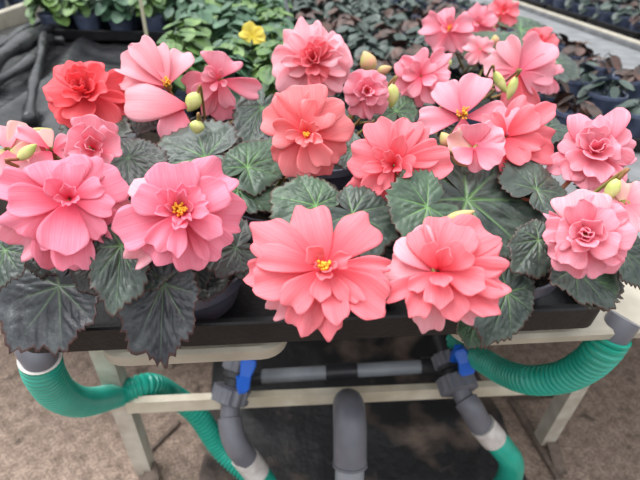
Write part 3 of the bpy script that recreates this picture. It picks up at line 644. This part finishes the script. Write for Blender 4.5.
LF('J', 452, 176, .872, 170, 26, 30, (0, -.4, .9), .15, 'cordate', 0, 'green')
LF('J', 545, 128, .875, 30, 30, 40, (.2, -.3, .9), .15, 'cordate', 5, 'dark')
LF('C', 610, 190, .86, 310, 44, 46, (.1, -.4, .9), .15, 'cordate', 2, 'dark')
LF('C', 622, 250, .855, 330, 40, 40, (.2, -.5, .8), .15, 'cordate', 3, 'dark')
LF('C', 592, 280, .835, 300, 36, 44, (.2, -.6, .75), .2, 'cordate', 1, 'green', .2)
LF('H', 150, 112, .88, 200, 36, 40, (0, -.3, .9), .15, 'cordate', 4, 'shade')
LF('D', 40, 240, .84, 300, 40, 44, (-.1, -.5, .85), .15, 'cordate', 4, 'shade')
LF('A', 96, 262, .835, 280, 34, 44, (0, -.5, .85), .15, 'cordate', 3, 'shade')
LF('A', 150, 262, .84, 200, 36, 44, (0, -.5, .85), .15, 'cordate', 5, 'dark')
LF('K', 490, 50, .88, 150, 36, 44, (-.1, -.3, .9), .15, 'cordate', 0, 'green')
LF('L', 520, 30, .87, 10, 30, 36, (.1, -.3, .9), .15, 'cordate', 1, 'green')
LF('K', 555, 62, .86, 330, 30, 34, (.1, -.3, .9), .15, 'cordate', 2, 'dark')
# lower leaves around every crown
rf = np.random.RandomState(11)
for kx, c in CR0.items():
    big = kx in POTS
    for i in range(6 if big else 6):
        a = i*2.4+rf.uniform(-.3, .3); r = rf.uniform(.02, .055 if i < 5 else .085)*(1 if big else .8)
        P = c+V(r*math.cos(a), r*math.sin(a), rf.uniform(.018, .05))
        if P[1] < .37: P[1] = .37
        N = nrm(V(.5*math.cos(a), .5*math.sin(a)-.15, .9)); e1 = V(math.cos(a), math.sin(a), 0); e1 = nrm(e1-N*(e1@N)); e2 = np.cross(N, e1)
        L = rf.uniform(.035, .052)
        make_leaf(PL[kx], P, N, e1, e2, L, L*.9, .25, .1, 'cordate', i % 6, 'shade' if i % 3 else 'dark', c)

# ---------------- rear trays and bedding plants ----------------
def small_leaf(b, P, e1, e2, N, L, W, droop, nseg=7):
    vs = [P]; fs = []; pr = [(0, .0), (.18, .36), (.45, .5), (.72, .42), (.9, .22), (1.0, 0)]
    vs = []
    for s, wv in pr:
        for sg in (-1, 0, 1): vs.append(P+e1*L*s+e2*W*wv*sg+N*(-droop*L*s*s+(.10*W if sg else 0)))
    for i in range(len(pr)-1):
        a = i*3; fs += [(a, a+3, a+4, a+1), (a+1, a+4, a+5, a+2)]
    b.add(vs, fs)
def foliage_mesh(seed, n, R, H, L, serr=False):
    rs = np.random.RandomState(seed); b = MB()
    for i in range(n):
        q = math.sqrt((i+.5)/n); a = i*2.4+rs.uniform(-.4, .4); r = R*q*rs.uniform(.7, 1.05); z = H*(1-.75*q*q)+rs.uniform(-.015, .015)
        P = V(r*math.cos(a)*.7, r*math.sin(a)*.7, max(.0, z)); a2 = a+rs.uniform(-.7, .7)
        N = nrm(V(.6*q*math.cos(a2)+rs.uniform(-.25, .25), .6*q*math.sin(a2)+rs.uniform(-.25, .25), 1)); e1 = V(math.cos(a2), math.sin(a2), 0); e1 = nrm(e1-N*(e1@N))
        l = L*rs.uniform(.7, 1.2); small_leaf(b, P, e1, np.cross(N, e1), N, l, l*rs.uniform(.7, 1.0), rs.uniform(.1, .5))
        if i % 2 == 0: b.tube([V(0, 0, 0), P*V(.5, .5, .7), P], .0012, 4, cap=False)
    return b
M_gl = mat('bright_green_foliage', s2l(46, 80, 44), .5, col2=s2l(112, 142, 74), nscale=28, bump=.2)
M_gl2 = mat('blue_green_foliage', s2l(48, 80, 62), .5, col2=s2l(84, 118, 88), nscale=28, bump=.2)
M_dl = mat('grey_green_foliage', s2l(38, 50, 46), .45, col2=s2l(72, 88, 80), nscale=26, bump=.2)
M_dl2 = mat('bronze_foliage', s2l(40, 34, 30), .5, col2=s2l(92, 60, 50), nscale=30, bump=.2)
PROTO = {}
def proto(kind, seed):
    k = (kind, seed)
    if k in PROTO: return PROTO[k]
    if kind == 'green': b = foliage_mesh(seed, 36, .085, .085, .048); m = [M_gl, M_gl2][seed % 2]
    elif kind == 'dark': b = foliage_mesh(seed+50, 24, .070, .050, .046); m = [M_dl, M_dl, M_dl2][seed % 3]
    else: b = foliage_mesh(seed+90, 15, .050, .030, .040); m = [M_dl, M_dl2][seed % 2]
    PROTO[k] = (b, m); return PROTO[k]
BASEOBJ = {}
def bedding(kind, seed, x, y, z, label, group):
    k = (kind, seed)
    if k not in BASEOBJ:
        t = empty('bedding_plant', (x, y, z), label, 'potted plant', group)
        r = .047; b = MB(); h = .065
        b.lathe((x, y, z), [(r*.72, 0), (r*.95, h*.86), (r, h*.87), (r, h), (r*.93, h), (r*.9, h*.9), (0, h*.88)], 20); b.build('pot', M_potb, t, sharp=35)
        fb, m = proto(kind, seed); bb = MB(); bb.add([np.array(v)+V(x, y, z+h*.9) for v in fb.v], fb.f); bb.build('foliage', m, t)
        BASEOBJ[k] = t; return t
    t0 = BASEOBJ[k]; t = t0.copy(); COL.objects.link(t); t.location = (x, y, z); t.rotation_euler = (0, 0, random.uniform(0, 6.28)); t['label'] = label; t['group'] = group
    for c in t0.children:
        d = c.copy(); COL.objects.link(d); d.parent = t
    return t
TRAYOBJ = {}
def rear_tray(x0, y0, wx, wy, z, label, group='black trays on the rear of the bench'):
    k = (round(wx, 3), round(wy, 3))
    if k not in TRAYOBJ:
        b = tray_mesh(x0, x0+wx, y0, y0+wy, z, z+.032, [], 0, 0); o = b.build('plant_tray', M_black, None, (x0, y0, z), sharp=35); TRAYOBJ[k] = o
    else: o = TRAYOBJ[k].copy(); COL.objects.link(o); o.location = (x0, y0, z)
    return tag(o, label, 'tray', group)
ROWN = ['front', 'middle', 'back']
COLN = {3: ['left one', 'centre one', 'right one'], 4: ['leftmost', 'second from left', 'third from left', 'rightmost'], 5: ['leftmost', 'second from left', 'middle one', 'fourth from left', 'rightmost']}
def fill(kind, x0, y0, wx, wy, z, nx, ny, label, group, skip=None):
    for j in range(ny):
        for i in range(nx):
            x = x0+wx*(i+.5)/nx; y = y0+wy*(j+.5)/ny
            if skip and any(math.hypot(x-a, y-b_) < .095 for a, b_ in skip): continue
            q = V(x, y, z+.1)-CAM; dd = q@cf; qx = 320+FPX*(q@CR)/dd; qy = 240-FPX*(q@CU)/dd
            sd = random.randrange(6)
            if qx < -50 or qx > 700 or qy < -45: continue
            bedding(kind, sd, x, y, z+.007, label+', %s row, %s' % (ROWN[j] if j < 3 else 'last', COLN[nx][i]), group)
words = ['nearest', 'second', 'third', 'fourth', 'fifth', 'sixth']
for r in range(5):
    y0 = .95+r*.40
    rear_tray(-.27, y0, .34, .385, BZ, 'narrow black tray of green leafed plants, %s row behind the flowers' % words[r])
    fill('green', -.27, y0, .34, .385, BZ, 3, 3, 'green bedding plant, %s narrow tray behind the flowers' % words[r], 'green bedding plants in the rear trays')
for r in range(5):
    y0 = .84+r*.40
    rear_tray(.09, y0, .47, .385, BZ, 'black tray of dark leaved plants in the middle, %s row behind the flowers' % words[r])
    fill('dark', .09, y0, .47, .385, BZ, 4, 3, 'grey green bedding plant, %s middle rear tray' % words[r], 'dark bedding plants in the middle rear trays', skip=list(KP.values()))
    rear_tray(.58, y0, .48, .385, BZ, 'black tray of slate pots beside the grey bench strip, %s row' % words[r])
    fill('sparse', .58, y0, .47, .385, BZ, 3, 3, 'dark leaved plant, %s tray by the grey strip' % words[r], 'sparse plants beside the bench strip')
# far bench to the right, beyond the cream rim
b = MB(); b.box((1.62, .7, .68), (3.6, 5.2, BZ), .004); fb = empty('growing_bench', (2.5, 2.9, 0), 'far bench on the right beyond the cream rim, filled with dark pots', 'bench')
b.build('bench_top', M_surf, fb, sharp=40)
for lx, ly in ((1.7, 1.0), (3.5, 1.0), (1.7, 4.9), (3.5, 4.9)):
    b = MB(); b.box((lx-.02, ly-.02, 0), (lx+.02, ly+.02, .68), .002); b.build('leg', M_leg, fb)
for r in range(7):
    for c in range(2):
        x0 = 1.64+c*.60; y0 = 1.2+r*.42
        if c == 1 and r < 2: continue
        rear_tray(x0, y0, .56, .40, BZ, 'black tray on the far right bench, row %s from the front, %s column' % (['one', 'two', 'three', 'four', 'five', 'six', 'seven'][r], ['near', 'outer'][c]), 'trays on the far right bench')
        fill('sparse', x0, y0, .56, .40, BZ, 5, 3, 'little dark plant, far right bench, %s %s tray' % ((words+['seventh'])[r], ['near', 'outer'][c]), 'small plants on the far right bench')
# left: bench covered in black film with a tray of green plants
b = MB(); b.box((-1.0, .86, .69), (-.29, 4.4, BZ-.006), .004); lb = empty('growing_bench', (-.65, 2.6, 0), 'side bench on the left covered with black film', 'bench'); b.build('bench_top', M_surf, lb, sharp=40)
b = MB(); b.box((-1.03, .86, .69), (-1.0, 4.4, .775), .004); b.build('side_rim', M_cream, lb, sharp=40)
for lx, ly in ((-.96, .92), (-.33, .92), (-.96, 4.3), (-.33, 4.3)):
    b = MB(); b.box((lx-.02, ly-.02, 0), (lx+.02, ly+.02, .69), .002); b.build('leg', M_leg, lb)
def zf(x, y, u, v):
    z = BZ+.002
    z += .010*abs(math.sin(26*x+3*y+2*noise.noise(Vector((x*3, y*3, 0)))))**1.5*min(1, max(0, (-.45-x)*8))+.006*max(0, noise.noise(Vector((x*9, y*7, 2))))
    z += .02*math.exp(-((x+.62+.05*math.sin(y*4))/.03)**2)
    # the near edge hangs down over the bench front
    if y < .86: return (x, .845+.25*(y-.80)*0+.01*math.sin(x*40), z-(.86-y)*2.0)
    return z
tag(sheet('black_film', -.99, -.285, .70, 3.2, 120, 140, zf, M_film, .0006, (-.6, 1.8, BZ)), 'wrinkled shiny black film spread over the left side bench', 'plastic film')
# gathered folds of film along the left
b = MB()
for k, (a0, a1, rr) in enumerate([(PZ(-25, 76, .765), PZ(48, 30, .765), .022), (PZ(-20, 58, .75), PZ(40, 22, .755), .016), (PZ(-15, 88, .745), PZ(46, 40, .75), .014)]):
    m0 = (a0*.6+a1*.4)+V(.02*k, .01, .008); P = spline([a0, m0, a1, a1+V(.03, .05, -.01)], 40)
    b.tube(P, lambda t, rr=rr: rr*(1+.25*math.sin(t*17+k)), 10)
a0 = PZ(44, 34, .77); b.tube(spline([a0, PZ(40, 60, .755), PZ(33, 90, .742), PZ(30, 120, .735)], 40), lambda t: .012*(1+.2*math.sin(t*14)), 10)
o = b.build('gathered_film', M_film, None, a0); tag(o, 'bunched roll of black film with long folds beside the tray at left', 'plastic film')
rear_tray(-.80, 1.73, .56, .36, BZ+.02, 'black tray of green plants standing on the black film at left')
fill('green', -.80, 1.73, .56, .36, BZ+.022, 5, 3, 'green bedding plant in the tray on black film', 'green plants in the tray on the film')
rear_tray(-.80, 2.15, .56, .36, BZ+.02, 'second black tray of green plants behind the one on the film')
fill('green', -.80, 2.15, .56, .36, BZ+.022, 5, 3, 'green bedding plant in the second tray on film', 'green plants in the second tray on the film')
rear_tray(-1.62, 1.3, .56, 1.4, BZ, 'black tray at the far left beyond the cream rim')
fill('green', -1.62, 2.0, .5, .6, BZ, 4, 3, 'green plant in the far left tray', 'green plants in the far left tray')
b = MB(); b.box((-1.66, 1.25, .68), (-1.04, 4.4, BZ)); b2 = b.build('growing_bench', M_surf, None, (-1.35, 2, .7), smooth=False); tag(b2, 'farthest left bench beyond the cream rim under a black tray', 'bench')
b = MB(); b.box((-1.64, 1.28, 0), (-1.6, 1.32, .68)); b.box((-1.1, 1.28, 0), (-1.06, 1.32, .68)); b.box((-1.64, 4.3, 0), (-1.6, 4.34, .68)); b.box((-1.1, 4.3, 0), (-1.06, 4.34, .68)); b.build('leg_frame', M_leg, b2, smooth=False)

# yellow flower, canes, dead leaves
P = PZ(252, 36, .865); yp = empty('bedding_plant', (P[0], P[1]+.02, BZ+.007), 'green bedding plant bearing the single yellow flower', 'potted plant')
b = MB(); r = .04; b.lathe((P[0], P[1]+.02, BZ+.007), [(r*.7, 0), (r, .055), (r*.9, .056), (0, .05)], 20); b.build('pot', M_potb, yp, sharp=35)
b = foliage_mesh(77, 30, .06, .06, .034); bb = MB(); bb.add([np.array(v)+V(P[0], P[1]+.02, BZ+.06) for v in b.v], b.f); bb.build('foliage', M_gl2, yp)
k = depth_of(P)/FPX; N = nrm(nrm(CAM-P)+V(0, 0, .3)); b = MB(); b.tube([P-N*.002, P-N*.02, V(P[0], P[1]+.02, BZ+.06)], .0015, 8); yf = b.build('flower', M_stalk, yp, P)
for a, L, W in ((150, 12, 16), (60, 12, 18), (10, 13, 15), (320, 14, 13), (200, 10, 13)):
    e1, e2, _ = img_frame(P, N, a); vs, fs, uv = petal_into(P, e1, N, e2, L*k, W*k, 10, -20, .2, .12, 3.6, a); pb = MB(); pb.add(vs, fs, uv); pb.build('petal', M_yel, yf, P, solid=.0006)
A = PZ(149, 50, .80); B_ = PD(138, -14, depth_of(A)-.12); b = MB(); b.tube([A-V(0, 0, .07), A, B_], .0042, 10); tag(b.build('plant_cane', M_cane, None, A, sharp=60), 'pale cane standing up behind the pale pink flower at left', 'cane')
A = PZ(292, 30, .80); B_ = PD(282, -14, depth_of(A)-.08); b = MB(); b.tube([A-V(0, 0, .07), A, B_], .006, 10); tag(b.build('plant_cane', M_rod, None, A, sharp=60), 'grey rod standing up behind the frilled pink flower', 'cane')
def dead(px, py, s, label, seed):
    P = PZ(px, py, BZ+.006); rs = np.random.RandomState(seed); b = MB()
    for i in range(3):
        a = rs.uniform(0, 6.28); e1 = V(math.cos(a), math.sin(a), .25); e1 = nrm(e1); N = nrm(np.cross(e1, V(-math.sin(a), math.cos(a), rs.uniform(-.5, .5)))); N = N if N[2] > 0 else -N
        vs, fs, uv = petal_into(P, e1, N, np.cross(N, e1), s*rs.uniform(.7, 1.1), s*.6, 15, -50, .4, .3, 3, seed+i); b.add(vs, fs, uv)
    b.tube([P, P+V(.02, .01, .012), P+V(.045, 0, .01)], .0012, 6)
    tag(b.build('dead_leaf', M_dead, None, P, solid=.0006), label, 'dead leaf')
dead(580, 46, .06, 'curled brown dead leaf lying on the grey bench strip, upper one', 3)
dead(606, 68, .06, 'brown dead leaf at the tray edge beside the grey strip, lower one', 9)
dead(596, 62, .03, 'small brown dead leaf fragment between two larger dead leaves', 14)
